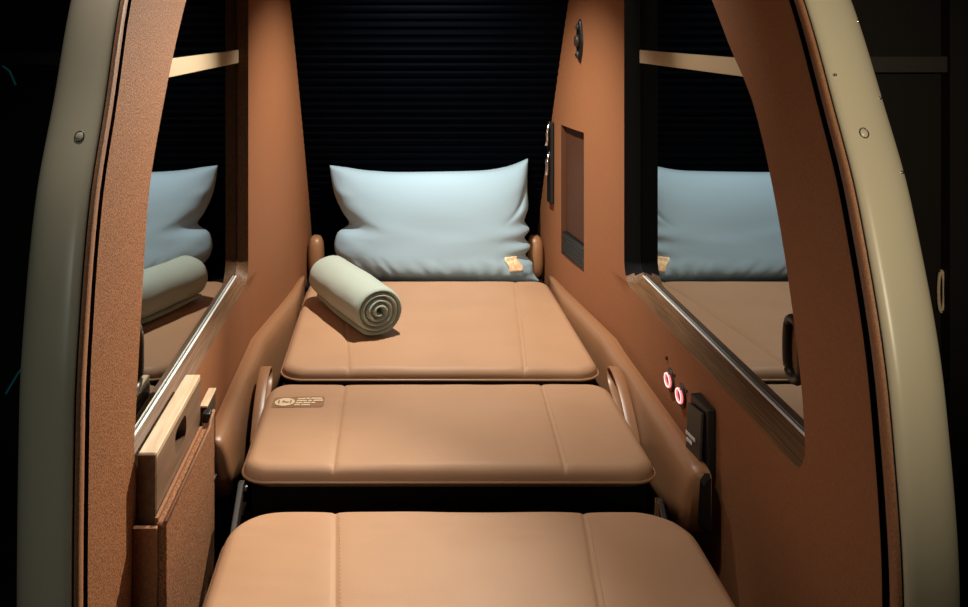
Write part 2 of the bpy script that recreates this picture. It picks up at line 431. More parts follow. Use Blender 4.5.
# ------------------------------------------------------------------ seat bed
ZT = -0.762
def cushion_fn(x0, x1, d0, d1, zt, re, rcf, rcb, seams, puff, seed):
    cx, cd, a, b = (x0 + x1) / 2, (d0 + d1) / 2, (x1 - x0) / 2, (d1 - d0) / 2
    def place(x, y):
        r = rcf if y < 0 else rcb
        ax, ay = abs(x), abs(y)
        if ax > a - r and ay > b - r:
            p, q = (ax - (a - r)) / r, (ay - (b - r)) / r
            m = max(p, q)
            if m > 0:
                th = (math.pi / 4) * (q / p) if p >= q else math.pi / 2 - (math.pi / 4) * (p / q)
                ax, ay = a - r + r * m * math.cos(th), b - r + r * m * math.sin(th)
            dd = r * (1 - m)
        else: dd = min(a - ax, b - ay)
        return math.copysign(ax, x), math.copysign(ay, y), dd
    def height(px, py, dd):
        z = zt
        if dd < re: z -= re * (1 - math.sqrt(max(0, 1 - (1 - dd / re) ** 2)))
        z += puff * (1 - (py / b) ** 2) * (1 - (px / a) ** 4)
        fade = min(1, dd / (re * 0.6))
        for sa, sb in seams:
            e = px + cx - (sa + (sb - sa) * (py + b) / (2 * b))
            z -= (0.0024 * math.exp(-(e / 0.0034) ** 2) + 0.0010 * math.exp(-(e / 0.014) ** 2)) * (0.35 + 0.65 * fade)
        z += 0.0016 * noise.noise(Vector((px * 7 + seed, py * 9, seed))) * fade
        z += 0.0010 * noise.noise(Vector((px * 14 + seed, py * 40, seed * 2))) * fade
        return z
    return cx, cd, a, b, place, height
def cushion(label, x0, x1, d0, d1, zt, thick, re, rcf, rcb, seams, puff=0.006, seed=1.0):
    cx, cd, a, b, place, height = cushion_fn(x0, x1, d0, d1, zt, re, rcf, rcb, seams, puff, seed)
    root = thing('seat_cushion', label, 'cushion', loc=(cx, cd, zt - thick), group=None)
    def lines(h, extra, r0, r1):
        ins = [0, 0.02, 0.07, 0.15, 0.27, 0.42, 0.6, 0.8, 1.0]
        L = set()
        for i in ins:
            L.add(round(-h + i * re, 5)); L.add(round(h - i * re, 5))
        for k in range(1, 9):
            L.add(round(-h + re + (max(r0, re) - re) * k / 8, 5)); L.add(round(h - re - (max(r1, re) - re) * k / 8, 5))
        for k in range(1, 44): L.add(round(-h + 2 * h * k / 44, 5))
        for e in extra: L.add(round(e, 5))
        L = sorted(q for q in L if -h - 1e-6 <= q <= h + 1e-6)
        out = [L[0]]
        for q in L[1:]:
            if q - out[-1] > 0.0006: out.append(q)
        out[-1] = h
        return out
    ex = []
    for sx in [q for p in seams for q in p]: ex += [sx - cx + e for e in (0, 0.0015, -0.0015, 0.0035, -0.0035, 0.006, -0.006, 0.011, -0.011, 0.018, -0.018)]
    for sa, sb in seams:
        for k in range(15): ex.append(min(sa, sb) - cx + abs(sb - sa) * k / 14)
    xs = lines(a, ex, max(rcf, rcb), max(rcf, rcb)); ys = lines(b, [], rcf, rcb)
    V, Fc = [], []
    nx, ny = len(xs), len(ys)
    for y in ys:
        for x in xs:
            px, py, dd = place(x, y)
            V.append((cx + px, cd + py, height(px, py, dd)))
    for j in range(ny - 1):
        for i in range(nx - 1): Fc.append((j * nx + i, j * nx + i + 1, (j + 1) * nx + i + 1, (j + 1) * nx + i))
    per = [i for i in range(nx)] + [j * nx + nx - 1 for j in range(1, ny)] + [(ny - 1) * nx + i for i in range(nx - 2, -1, -1)] + [j * nx for j in range(ny - 2, 0, -1)]
    n = len(per); ring = per
    for (zz, ins) in ((zt - re * 1.25, 0.0), (zt - thick + 0.012, 0.002), (zt - thick, 0.01)):
        st = len(V)
        for q in per:
            x, y, z = V[q]; k = 1 - ins / max(a, b)
            V.append((cx + (x - cx) * k, cd + (y - cd) * k, zz))
        new = list(range(st, st + n))
        for i in range(n): Fc.append((ring[i], ring[(i + 1) % n], new[(i + 1) % n], new[i]))
        ring = new
    Fc.append(tuple(ring))
    mesh('upholstery', V, Fc, M['seat'], root)
    V0 = V
    path = [(V0[q][0] + (V0[q][0] - cx) * 0.004, V0[q][1] + (V0[q][1] - cd) * 0.004, zt - re * 1.12) for q in per]
    pp = [path[0]]
    for q in path[1:]:
        if (Vector(q) - Vector(pp[-1])).length > 0.006: pp.append(q)
    V, Fc = tubedata(pp, 0.0028, closed=True, n=6)
    mesh('piping', V, Fc, M['pipe'], root)
    # stitching beside each seam
    for sa, sb in seams:
        V, Fc = [], []
        nn = int((d1 - d0 - 2 * re) / 0.009)
        for k in range(nn):
            dq = d0 + re + 0.009 * k
            sx = sa + (sb - sa) * (dq - d0) / (d1 - d0)
            z = height(sx + 0.0062 - cx, dq - cd, 1.0)
            v, f = boxdata(sx + 0.0056, sx + 0.0068, dq, dq + 0.0055, z - 0.0006, z + 0.0006)
            st = len(V); V += v; Fc += [tuple(i + st for i in q) for q in f]
        mesh('stitching', V, Fc, M['seat'], root, smooth=False)
    return root, (lambda x, d: height(x - cx, d - cd, 1.0))
S = (-0.100, 0.300)
cushion('tan leather rear cushion carrying the rolled blanket in front of the pillow', -0.255, 0.470, 2.022, 2.745, ZT, 0.036, 0.022, 0.055, 0.05, ((-0.100, -0.155), (0.295, 0.372)), puff=0.004, seed=1.3)
mid, midz = cushion('tan leather middle cushion with printed label in its left corner', -0.266, 0.464, 1.564, 1.950, ZT, 0.034, 0.022, 0.045, 0.05, ((-0.104, -0.104), (0.299, 0.320)), puff=0.004, seed=4.1)
fcush, _ = cushion('tan leather front cushion nearest the opening with broad rounded rear corners', -0.256, 0.462, 1.03, 1.438, ZT, 0.075, 0.022, 0.05, 0.085, ((-0.066, -0.092), (0.255, 0.303)), puff=0.003, seed=7.7)

# printed label on the middle cushion
lx0, lx1, ld0, ld1 = -0.246, -0.140, 1.812, 1.864
V, Fc = [], []
for j in range(7):
    for i in range(13):
        x = lx0 + (lx1 - lx0) * i / 12; d = ld0 + (ld1 - ld0) * j / 6
        if i in (0, 12) and j in (0, 6): x += 0.004 * (1 if i == 0 else -1)
        V.append((x, d, midz(x, d) + 0.0008))
nn = len(V); V += [(x, d, z - 0.002) for x, d, z in V]
for j in range(6):
    for i in range(12):
        q = (j * 13 + i, j * 13 + i + 1, j * 13 + i + 14, j * 13 + i + 13)
        Fc.append(q)
lab = mesh('printed_label', V[:nn], Fc, M['label'], mid); lab['label'] = 'small brown label with cream oval emblem and print'
def flat(nm, outline, m, parent, h):
    V = [(x, d, midz(x, d) + h) for x, d in outline]
    return mesh(nm, V, [tuple(range(len(V)))], m, parent, smooth=False)
def ell(cx, cd, rx, rd, n=32, sq=1.0):
    return [(cx + rx * math.copysign(abs(math.cos(2 * math.pi * k / n)) ** sq, math.cos(2 * math.pi * k / n)), cd + rd * math.copysign(abs(math.sin(2 * math.pi * k / n)) ** sq, math.sin(2 * math.pi * k / n))) for k in range(n)]
flat('oval_emblem', ell(-0.221, 1.838, 0.0205, 0.020), M['print'], lab, 0.0018)
flat('emblem_mark', ell(-0.233, 1.838, 0.0016, 0.010), M['label'], lab, 0.0024)
flat('emblem_mark', ell(-0.2085, 1.838, 0.0016, 0.010), M['label'], lab, 0.0024)
flat('emblem_mark', ell(-0.2235, 1.8395, 0.0028, 0.005), M['label'], lab, 0.0024)
flat('emblem_mark', ell(-0.2165, 1.836, 0.005, 0.0028), M['label'], lab, 0.0024)
V, Fc = [], []
rw = [(1.852, [(-0.196, -0.180), (-0.178, -0.170), (-0.168, -0.146)]), (1.842, [(-0.197, -0.176), (-0.173, -0.166), (-0.163, -0.143)]),
      (1.832, [(-0.198, -0.184), (-0.182, -0.168), (-0.166, -0.158)]), (1.822, [(-0.200, -0.189), (-0.186, -0.168)])]
for d, sg in rw:
    for xa, xb in sg:
        st = len(V)
        for x, dd in ((xa, d - 0.0032), (xb, d - 0.0032), (xb, d + 0.0032), (xa, d + 0.0032)): V.append((x, dd, midz(x, dd) + 0.0018))
        Fc.append((st, st + 1, st + 2, st + 3))
mesh('print_lines', V, Fc, M['print'], lab, smooth=False)

# bases under the cushions
b1 = box('bed_plinth', -0.248, 0.446, 1.582, 2.72, -1.22, ZT - 0.0365, M['soft_black'], loc=(0.1, 2.1, 0)); tag(b1, 'matt black plinth showing as a dark band under the middle cushion', 'plinth')
b2 = box('bed_plinth', -0.22, 0.42, 1.07, 1.40, -1.22, ZT - 0.0755, M['soft_black'], loc=(0.1, 1.2, 0)); tag(b2, 'matt black plinth hidden under the front tan cushion', 'plinth')
lg = box('rear_ledge', -0.27, 0.47, 2.762, 3.0, -1.22, -0.790, M['soft_black'], loc=(0.1, 2.9, 0)); tag(lg, 'black ledge behind the rear cushion, carrying the pillow', 'ledge')

# ------------------------------------------------------------------ padded armrests along the walls
def armrest(s):
    root = thing('armrest', 'long brown leather side pad along the %s wall below the window, %s' % (('left', 'behind the stowed table') if s < 0 else ('right', 'below the black holder')), 'armrest', loc=(-0.31 if s < 0 else 0.52, 2.1, -1.22))
    gap = 0.014 if s > 0 else 0.002; d_st = 1.528 if s > 0 else 1.640
    inn = interp([(1.5, 0.036), (1.82, 0.034), (1.95, 0.033), (2.12, 0.036), (2.5, 0.032), (2.85, 0.020)])
    V, Fc = [], []
    D = [d_st, d_st + 0.003, d_st + 0.01, d_st + 0.022] + [d_st + 0.052 + (2.688 - d_st) * i / 40 for i in range(41)]
    prof0 = [(0.0, -0.752), (0.35, -0.747), (0.7, -0.748), (0.92, -0.756), (1.06, -0.770), (1.2, -0.80), (1.4, -0.86), (1.5, -0.94)]
    for d in D:
        e = {d_st: (0.72, 0.010), d_st + 0.003: (0.86, 0.005), d_st + 0.01: (0.96, 0.0015)}.get(d, (1, 0))
        for k, z in prof0:
            xw = wall_x(s, d, z); bot = z
            if d < d_st + 0.2: bot = -0.752 + (z + 0.752) * (0.48 + 0.52 * (d - d_st) / 0.202) if z < -0.752 else z
            sh = gap * max(0, min(1, (2.5 - d) / 0.4))
            xi = xw - s * (inn(d) * k * e[0] + 0.001 + sh)
            if d < 1.62 and s > 0: xi = max(xi, 0.471)
            xi = max(xi, 0.474) if s > 0 else min(xi, -0.268)
            V.append((xi, d, bot - e[1]))
        for z in (-0.94, -0.752):
            if d < d_st + 0.2 and z < -0.9: z = -0.752 + (z + 0.752) * (0.48 + 0.52 * (d - d_st) / 0.202)
            V.append((wall_x(s, d, z) - s * (0.001 + sh), d, z - e[1]))
    n = len(prof0) + 2
    for i in range(len(D) - 1):
        for k in range(n): Fc.append((i * n + k, i * n + (k + 1) % n, (i + 1) * n + (k + 1) % n, (i + 1) * n + k))
    Fc.append(tuple(range((len(D) - 1) * n, len(D) * n))); Fc.append(tuple(range(n)))
    mesh('pad', V, Fc, M['bolster'], root)
    # dark end cap
    x0 = XL if s < 0 else XR
    pts = [(0.018, -0.752), (0.026, -0.752), (0.034, -0.764), (0.036, -0.80), (0.038, -0.836), (0.034, -0.846), (0.026, -0.852), (0.018, -0.856)]
    if s > 0:
        V = [(x0 - s * (o_ + 0.001), 1.527, z) for o_, z in pts] + [(x0 - s * (0.020 + (o_ - 0.020) * 0.7 + 0.001), 1.518, z + (-0.006 if z > -0.8 else 0.008)) for o_, z in pts]
        m_ = len(pts)
        mesh('end_cap', V, [tuple(range(m_)), tuple(range(m_, 2 * m_))] + [(i, (i + 1) % m_, m_ + (i + 1) % m_, m_ + i) for i in range(m_)], M['black'], root, smooth=False)['label'] = 'dark end cap'
armrest(-1); armrest(1)

def head_bolster(s):
    V, Fc = [], []
    xc, dc, zc = (wall_x(s, 2.875, -0.72) - s * 0.0285, 2.875, -0.722)
    n1, n2 = 16, 20
    for i in range(n1 + 1):
        t = math.pi * i / n1
        for k in range(n2):
            a = 2 * math.pi * k / n2
            sx = lambda v, p: math.copysign(abs(v) ** p, v)
            V.append((xc + 0.026 * sx(math.sin(t), 0.6) * sx(math.cos(a), 0.8), dc + 0.038 * sx(math.sin(t), 0.6) * sx(math.sin(a), 0.8), zc + 0.066 * sx(math.cos(t), 0.75) + 0.04 * 0))
    for i in range(n1):
        for k in range(n2): Fc.append((i * n2 + k, i * n2 + (k + 1) % n2, (i + 1) * n2 + (k + 1) % n2, (i + 1) * n2 + k))
    o = mesh('head_bolster', V, Fc, M['bolster'], loc=(xc, dc, zc - 0.066 + CZ))
    tag(o, 'small rounded tan leather bolster between the pillow and the %s wall' % ('left' if s < 0 else 'right'), 'bolster')
head_bolster(-1); head_bolster(1)

# ------------------------------------------------------------------ leather pull loops between rear and middle cushions
def pull_loop(s):
    ctrl = [(1.80, -0.83), (1.86, -0.795), (1.92, -0.768), (1.97, -0.754), (2.005, -0.752), (2.02, -0.764), (2.00, -0.785), (1.95, -0.800), (1.90, -0.815), (1.84, -0.835)]
    # smooth the centre line
    P = []
    for i in range(len(ctrl) - 1):
        p0 = ctrl[max(0, i - 1)]; p1 = ctrl[i]; p2 = ctrl[i + 1]; p3 = ctrl[min(len(ctrl) - 1, i + 2)]
        for k in range(6):
            t = k / 6
            P.append(tuple(0.5 * (2 * p1[j] + (p2[j] - p0[j]) * t + (2 * p0[j] - 5 * p1[j] + 4 * p2[j] - p3[j]) * t * t + (3 * p1[j] - p0[j] - 3 * p2[j] + p3[j]) * t ** 3) for j in (0, 1)))
    P.append(ctrl[-1])
    xc = 0.4875 if s > 0 else -0.278
    V, Fc = [], []; n = len(P)
    for i, (d, z) in enumerate(P):
        a, c = P[max(0, i - 1)], P[min(n - 1, i + 1)]
        tl = math.hypot(c[0] - a[0], c[1] - a[1]); nd, nz = -(c[1] - a[1]) / tl, (c[0] - a[0]) / tl
        h = 0.0025; wv = 0.0115
        for ww, hh in ((-wv, -h * 0.6), (-wv * 0.9, -h), (wv * 0.9, -h), (wv, -h * 0.6), (wv, h * 0.6), (wv * 0.9, h), (-wv * 0.9, h), (-wv, h * 0.6)):
            V.append((xc + ww + s * 0.10 * (z + 0.80), d + nd * hh, z + nz * hh))
    for i in range(n - 1):
        for k in range(8): Fc.append((i * 8 + k, i * 8 + (k + 1) % 8, (i + 1) * 8 + (k + 1) % 8, (i + 1) * 8 + k))
    Fc += [tuple(range(8)), tuple(range((n - 1) * 8, n * 8))]
    o = mesh('pull_strap', V, Fc, M['bolster'], loc=(xc, 1.9, -0.85 + CZ))
    tag(o, 'brown leather pull loop at the %s end of the gap behind the middle cushion' % ('left' if s < 0 else 'right'), 'strap')
pull_loop(-1); pull_loop(1)

# hinges beside the front cushion
def hinge(s):
    xc = -0.262 if s < 0 else 0.463
    r = fcush
    arm = [(1.40, -0.88), (1.425, -0.885), (1.575, -0.80), (1.572, -0.786), (1.556, -0.782), (1.41, -0.862)] if s < 0 else [(1.44, -0.92), (1.455, -0.925), (1.575, -0.83), (1.572, -0.816), (1.556, -0.812), (1.44, -0.90)]
    r = prism_x('hinge_arm', arm, xc - 0.006, xc + 0.004, M['grey'], r, bv=0.002); r['label'] = 'dark metal hinge arm'
    pv = arm[3]
    disc('pivot', (xc - s * 0.004, pv[0] - 0.012, pv[1] - 0.01), 0.007, 0.006, -s, M['steel'], r, n=16)
    box('bracket', xc - 0.004, xc + 0.006, 1.54, 1.584, -1.0, -0.83, M['black'], r, bv=0.002)
    if s > 0:
        mesh('gusset', [(0.452, 1.545, -0.805), (0.450, 1.545, -0.845), (0.470, 1.545, -0.838), (0.452, 1.552, -0.805), (0.450, 1.552, -0.845), (0.470, 1.552, -0.838)], [(0, 1, 2), (3, 4, 5), (0, 1, 4, 3), (1, 2, 5, 4), (2, 0, 3, 5)], M['bolster'], r, smooth=False)
hinge(-1); hinge(1)

# ------------------------------------------------------------------ pillow
def poly1(pts):
    return interp(pts)
DP = 2.815
def px(x): return (x - VX) * DP / F_PX
def pz(y): return -(y - VY) * DP / F_PX
Lp = [(352, 282), (346, 268), (337, 257), (334, 246), (337, 234), (349, 224), (343, 214), (336, 200), (332, 186), (329, 166)]
Rp = [(540, 282), (534, 273), (533, 264), (526, 255), (531, 247), (525, 238), (530, 230), (525, 221), (529, 206), (528, 185), (529, 159)]
Tp = [(329, 166), (345, 168), (365, 171), (400, 173), (440, 172.5), (480, 171.5), (505, 168), (520, 163), (529, 159)]
def curve(pts):
    n = len(pts) - 1
    fx = interp([(i / n, p[0]) for i, p in enumerate(pts)]); fy = interp([(i / n, p[1]) for i, p in enumerate(pts)])
    return lambda t: (px(fx(t)), pz(fy(t)))
cl, cr, ct = curve(Lp), curve(Rp), curve(Tp)
c00, c10, c01, c11 = cl(0), cr(0), cl(1), cr(1)
def cb(u): return (c00[0] * (1 - u) + c10[0] * u, c00[1] * (1 - u) + c10[1] * u + 0.003 * math.sin(math.pi * u))
def patch(u, v):
    B, T, L, R = cb(u), ct(u), cl(v), cr(v)
    return tuple((1 - v) * B[k] + v * T[k] + (1 - u) * L[k] + u * R[k] - ((1 - u) * (1 - v) * c00[k] + u * (1 - v) * c10[k] + (1 - u) * v * c01[k] + u * v * c11[k]) for k in (0, 1))
def puffh(u, v, side):
    a, b = abs(2 * u - 1), abs(2 * v - 1)
    f = max(0, (1 - a ** 4)) ** 0.62 * max(0, (1 - b ** (5.5 if v < 0.5 else 7))) ** (0.58 if v < 0.5 else 0.5)
    h = 0.066 * f + 0.002
    ed = 1 - min(1, min(u, 1 - u) / 0.22); bo = 1 - min(1, v / 0.30); tp = 1 - min(1, (1 - v) / 0.2)
    w_ = 0.013 * bo * noise.noise(Vector((u * 24, v * 2.6, 3.1))) * min(1, v * 8)
    w_ += 0.010 * ed * noise.noise(Vector((u * 3.0, v * 11, 7.7))) * min(1, min(u, 1 - u) * 16)
    w_ += 0.005 * tp * noise.noise(Vector((u * 8, v * 4, 1.7))) * min(1, (1 - v) * 10)
    # long diagonal creases from the top right corner, and a fold at the left
    g = (u - 0.97) * 0.55 + (v - 0.93) * -1.0
    w_ -= 0.008 * math.exp(-((u - 0.90) / 0.07) ** 2) * math.exp(-((v - 0.78 - (u - 0.85) * 0.9) / 0.03) ** 2)
    w_ -= 0.009 * math.exp(-((u - 0.03) / 0.06) ** 2) * math.exp(-((v - 0.52 - u * 0.5) / 0.10) ** 2)
    w_ += 0.003 * noise.noise(Vector((u * 4, v * 4, 9.0))) * f
    return h + w_ * (1 if side < 0 else 0.3)
V, Fc, NU, NV = [], [], 120, 80
def uvmap(t): return t
for side in (-1, 1):
    for j in range(NV + 1):
        for i in range(NU + 1):
            u = 0.5 - 0.5 * math.cos(math.pi * i / NU) * 0.999 if False else i / NU; v = j / NV
            u = u + 0.06 * math.sin(2 * math.pi * u) * -1; v = v - 0.06 * math.sin(2 * math.pi * v)
            x, z = patch(u, v)
            edge = i in (0, NU) or j in (0, NV)
            h = 0 if edge else puffh(u, v, side)
            V.append((x, DP + 0.005 + side * h * (1.0 if side < 0 else 0.42) + 0.014 * v, z))
st = (NU + 1) * (NV + 1)
for sd in (0, 1):
    for j in range(NV):
        for i in range(NU):
            q = [sd * st + j * (NU + 1) + i, sd * st + j * (NU + 1) + i + 1, sd * st + (j + 1) * (NU + 1) + i + 1, sd * st + (j + 1) * (NU + 1) + i]
            Fc.append(q if sd == 0 else q[::-1])
# weld the two rims
def canon(i):
    if i < st: return i
    k = i - st; r, c = divmod(k, NU + 1)
    return k if r in (0, NV) or c in (0, NU) else i
Fc = [tuple(canon(i) for i in f) for f in Fc]
used = sorted(set(i for f in Fc for i in f)); rm = {q: n for n, q in enumerate(used)}
pil = thing('pillow', 'slate blue pillow propped at the back behind the rear cushion', 'pillow', loc=(px(436), DP, pz(282)))
mesh('pillowcase', [V[i] for i in used], [tuple(rm[i] for i in f) for f in Fc], M['pillow'], pil)
# tan tag sewn near the lower right corner
V, Fc = [], []
def pfront(u, v):
    x, z = patch(u, v)
    return (x, DP + 0.005 + 0.014 * v - puffh(u, v, -1), z)
for j in range(9):
    for i in range(9):
        q = pfront(0.848 + 0.082 * i / 8, 0.155 + 0.165 * j / 8)
        V.append((q[0], q[1] - 0.0035, q[2]))
n0 = len(V); V += [(x, d + 0.003, z) for x, d, z in V]
for j in range(8):
    for i in range(8):
        Fc.append((j * 9 + i, j * 9 + i + 1, j * 9 + i + 10, j * 9 + i + 9))
        Fc.append((n0 + j * 9 + i, n0 + j * 9 + i + 1, n0 + j * 9 + i + 10, n0 + j * 9 + i + 9))
bd = [i for i in range(9)] + [j * 9 + 8 for j in range(1, 9)] + [72 + i for i in range(7, -1, -1)] + [j * 9 for j in range(7, 0, -1)]
for k in range(len(bd)): Fc.append((bd[k], bd[(k + 1) % len(bd)], n0 + bd[(k + 1) % len(bd)], n0 + bd[k]))
mesh('sewn_tag', V, Fc, M['tag'], pil)['label'] = 'small square tan tag'

# ------------------------------------------------------------------ rolled blanket
A0 = Vector((-0.036, 2.215)); A1 = Vector((-0.184, 2.54))
ax = (A1 - A0); LN = ax.length; ax.normalize(); sd = Vector((-ax.y, ax.x)) * -1     # sd points right of the axis
TURN, PITCH, TH, R0 = 4.15, 0.0138, 0.0130, 0.0080
RO = R0 + PITCH * TURN + TH / 2
NP = int(TURN * 40); NS = 30
zc = ZT + 0.005 + RO * 0.91
V, Fc = [], []
ph0 = -3.35 - 2 * math.pi * TURN + math.pi
for i in range(NP + 1):
    ph = 2 * math.pi * TURN * i / NP; r = R0 + PITCH * ph / (2 * math.pi)
    for k in range(NS + 1):
        t = k / NS
        # rounded folded edge at both ends
        e = min(t, 1 - t) * LN
        rr = 0.007
        sh = math.sqrt(max(0.0, 1 - max(0, 1 - e / rr) ** 2)) if e < rr else 1.0
        sh = max(sh, 0.12)
        ofs = (0.0045 * noise.noise(Vector((ph * 0.25, 2.0, 1.0))) + (-0.016 * (1 - r / RO))) * (1 - t)
        big = 1.0 + 0.05 * math.sin(math.pi * t) + 0.03 * noise.noise(Vector((t * 3, ph * 0.5, 5))) + 0.022 * noise.noise(Vector((t * 5, ph * 1.6, 8)))
        for sg in (1, -1):
            q = (r + sg * TH / 2 * sh) * big
            a = -ph + ph0
            xs_, zs_ = q * math.cos(a), q * math.sin(a)
            zs_ *= 0.89
            if zs_ < -0.86 * RO: zs_ = -0.86 * RO - (0.0 if zs_ > -0.9 * RO else 0.25 * (-zs_ - 0.9 * RO) * 0)
            pos = A0 + ax * (t * LN + ofs) + sd * xs_
            V.append((pos.x, pos.y, zc + zs_))
def vi(i, k, sg): return (i * (NS + 1) + k) * 2 + sg
for i in range(NP):
    for k in range(NS):
        for sg in (0, 1): Fc.append((vi(i, k, sg), vi(i + 1, k, sg), vi(i + 1, k + 1, sg), vi(i, k + 1, sg)))
    for k in (0, NS): Fc.append((vi(i, k, 0), vi(i + 1, k, 0), vi(i + 1, k, 1), vi(i, k, 1)))
for i in (0, NP):
    for k in range(NS): Fc.append((vi(i, k, 0), vi(i, k + 1, 0), vi(i, k + 1, 1), vi(i, k, 1)))
bl = mesh('rolled_blanket', V, Fc, M['towel'], loc=(A0.x, A0.y, ZT + CZ))
tag(bl, 'pale sage green blanket rolled up on the rear cushion', 'blanket')

# ------------------------------------------------------------------ left wall: stowed folding table in its felt pocket
tb = thing('folding_table', 'dark wood folding table stowed on edge in a felt pocket on the left wall', 'table', loc=(XL + 0.012, 1.34, -0.9))
x0t, x1t = XL + 0.002, XL + 0.027
# board with an oval hand hole: outline ring bridged to hole ring
outer = [(1.222, -0.86), (1.50, -0.86), (1.50, -0.584), (1.222, -0.584)]
N = 48; hc = (1.362, -0.612)
def outer_pt(a):
    ca, sa = math.cos(a), math.sin(a); cx_, cz_ = 1.3475, -0.612
    t = 1e9
    if ca > 1e-9: t = min(t, (1.50 - hc[0]) / ca)
    if ca < -1e-9: t = min(t, (1.222 - hc[0]) / ca)
    if sa > 1e-9: t = min(t, (-0.584 - hc[1]) / sa)
    if sa < -1e-9: t = min(t, (-0.86 - hc[1]) / sa)
    return (hc[0] + ca * t, hc[1] + sa * t)
angs = sorted([2 * math.pi * k / N for k in range(N)] + [math.atan2(z - hc[1], d - hc[0]) % (2 * math.pi) for d, z in outer])
V, Fc = [], []
for a in angs:
    o_ = outer_pt(a)
    ca, sa = math.cos(a), math.sin(a)
    t = 1 / ((abs(ca) / 0.036) ** 4 + (abs(sa) / 0.019) ** 4) ** 0.25
    i_ = (hc[0] + ca * t, hc[1] + sa * t)
    for x in (x1t, x0t):
        V.append((x, o_[0], o_[1])); V.append((x, i_[0], i_[1]))
n = len(angs)
for i in range(n):
    j = (i + 1) % n
    Fc.append((i * 4, i * 4 + 1, j * 4 + 1, j * 4)); Fc.append((i * 4 + 2, i * 4 + 3, j * 4 + 3, j * 4 + 2))
    Fc.append((i * 4 + 1, i * 4 + 3, j * 4 + 3, j * 4 + 1)); Fc.append((i * 4, i * 4 + 2, j * 4 + 2, j * 4))
mesh('board', V, Fc, M['board'], tb, smooth=False)
box('hole_shade', XL + 0.0005, x0t, 1.24, 1.49, -0.85, -0.588, M['black'], tb)  # black sheet added so the hand hole looks deep in shade
box('edge_band', x0t, x1t, 1.222, 1.50, -0.584, -0.574, M['pale'], tb, bv=0.002)['label'] = 'pale wooden edge band'
box('end_band', x0t, x1t, 1.216, 1.222, -0.86, -0.574, M['board'], tb, bv=0.002)

pk = thing('table_pocket', 'brown felt pocket on the left wall holding the stowed table', 'pocket', loc=(XL + 0.025, 1.36, -1.1))
xp0, xp1 = XL + 0.029, XL + 0.044
prof = [(1.207, -1.2), (1.535, -1.2), (1.535, -0.655), (1.528, -0.648), (1.505, -0.650), (1.497, -0.661), (1.207, -0.661)]
prism_x('front_panel', prof, xp0, xp1, M['felt'], pk, bv=0.004)
tube('welt', [(xp1 - 0.001, 1.207, -0.660), (xp1 - 0.001, 1.495, -0.660), (xp1 - 0.001, 1.505, -0.650), (xp1 - 0.001, 1.530, -0.647)], 0.0032, M['strip'], pk, n=6)
box('inner_panel', xp0 - 0.001, xp0 + 0.0035, 1.21, 1.49, -1.19, -0.656, M['strip'], pk)
box('end_panel', XL + 0.001, xp0, 1.19, 1.196, -1.2, -0.668, M['strip'], pk) if False else None
box('end_panel', XL + 0.001, xp0 + 0.004, 1.199, 1.2065, -1.2, -0.664, M['strip'], pk, bv=0.001)
box('bottom_panel', XL + 0.001, xp0 + 0.001, 1.207, 1.53, -0.90, -0.862, M['strip'], pk)
box('latch', XL + 0.029, XL + 0.043, 1.501, 1.522, -0.672, -0.640, M['black'], pk, bv=0.004)['label'] = 'black latch'

cp = thing('seat_control_panel', 'narrow black control panel with bright top edge on the left wall behind the stowed table', 'control panel', loc=(XL + 0.02, 1.6, -0.9))
box('mount', XL + 0.001, XL + 0.015, 1.565, 1.620, -0.85, -0.70, M['black'], cp)
box('housing', XL + 0.015, XL + 0.027, 1.552, 1.630, -0.86, -0.652, M['black'], cp, bv=0.003)
box('top_plate', XL + 0.014, XL + 0.028, 1.551, 1.631, -0.652, -0.648, M['pale'], cp, bv=0.0015)
for k, z in enumerate((-0.685, -0.72, -0.755)):
    box('button', XL + 0.027, XL + 0.030, 1.580, 1.606, z - 0.011, z + 0.011, M['grey'], cp, bv=0.002)
box('chrome_lever', XL + 0.027, XL + 0.035, 1.56, 1.60, -0.800, -0.788, M['chrome'], cp, bv=0.002)

# ------------------------------------------------------------------ right wall: sockets, holder, screen niche, switch, fitting
def socket(d, z, lab):
    r = thing('charging_socket', lab, 'socket', loc=(XR, d, z - 0.02))
    disc('bezel', (XR - 0.0005, d, z), 0.023, 0.004, -1, M['grey'], r)
    tube('light_ring', [(XR - 0.0065, d + 0.0165 * math.cos(a * math.pi / 16), z + 0.0125 * math.sin(a * math.pi / 16)) for a in range(32)], 0.0021, M['ring'], r, closed=True)['label'] = 'glowing red light ring'
    tube('inner_ring', [(XR - 0.0085, d + 0.0165 * math.cos(a * math.pi / 16), z + 0.0125 * math.sin(a * math.pi / 16)) for a in range(32)], 0.0010, M['ringcore'], r, closed=True)
    disc('core', (XR - 0.004, d, z), 0.012, 0.0015, -1, M['black'], r)
    for k, (dd, zz) in enumerate(((-0.026, 0.019), (0.022, -0.017))):
        disc('screw', (XR - 0.0002, d + dd, z + zz), 0.0032, 0.0025, -1, M['black'], r, n=12)
    disc('tip', (XR - 0.006, d - 0.010, z + 0.016), 0.0022, 0.003, -1, M['chrome'], r, n=8)
socket(1.800, -0.700, 'round charging socket with glowing red ring, further from the black holder')
socket(1.728, -0.702, 'round charging socket with glowing red ring, right beside the black holder')
o = disc('wall_screw', (XR - 0.0005, 1.825, -0.665), 0.004, 0.003, -1, M['black'], n=12, loc=(XR, 1.825, -0.665 + CZ)); tag(o, 'single small dark screw in the right wall above the glowing sockets', 'screw')

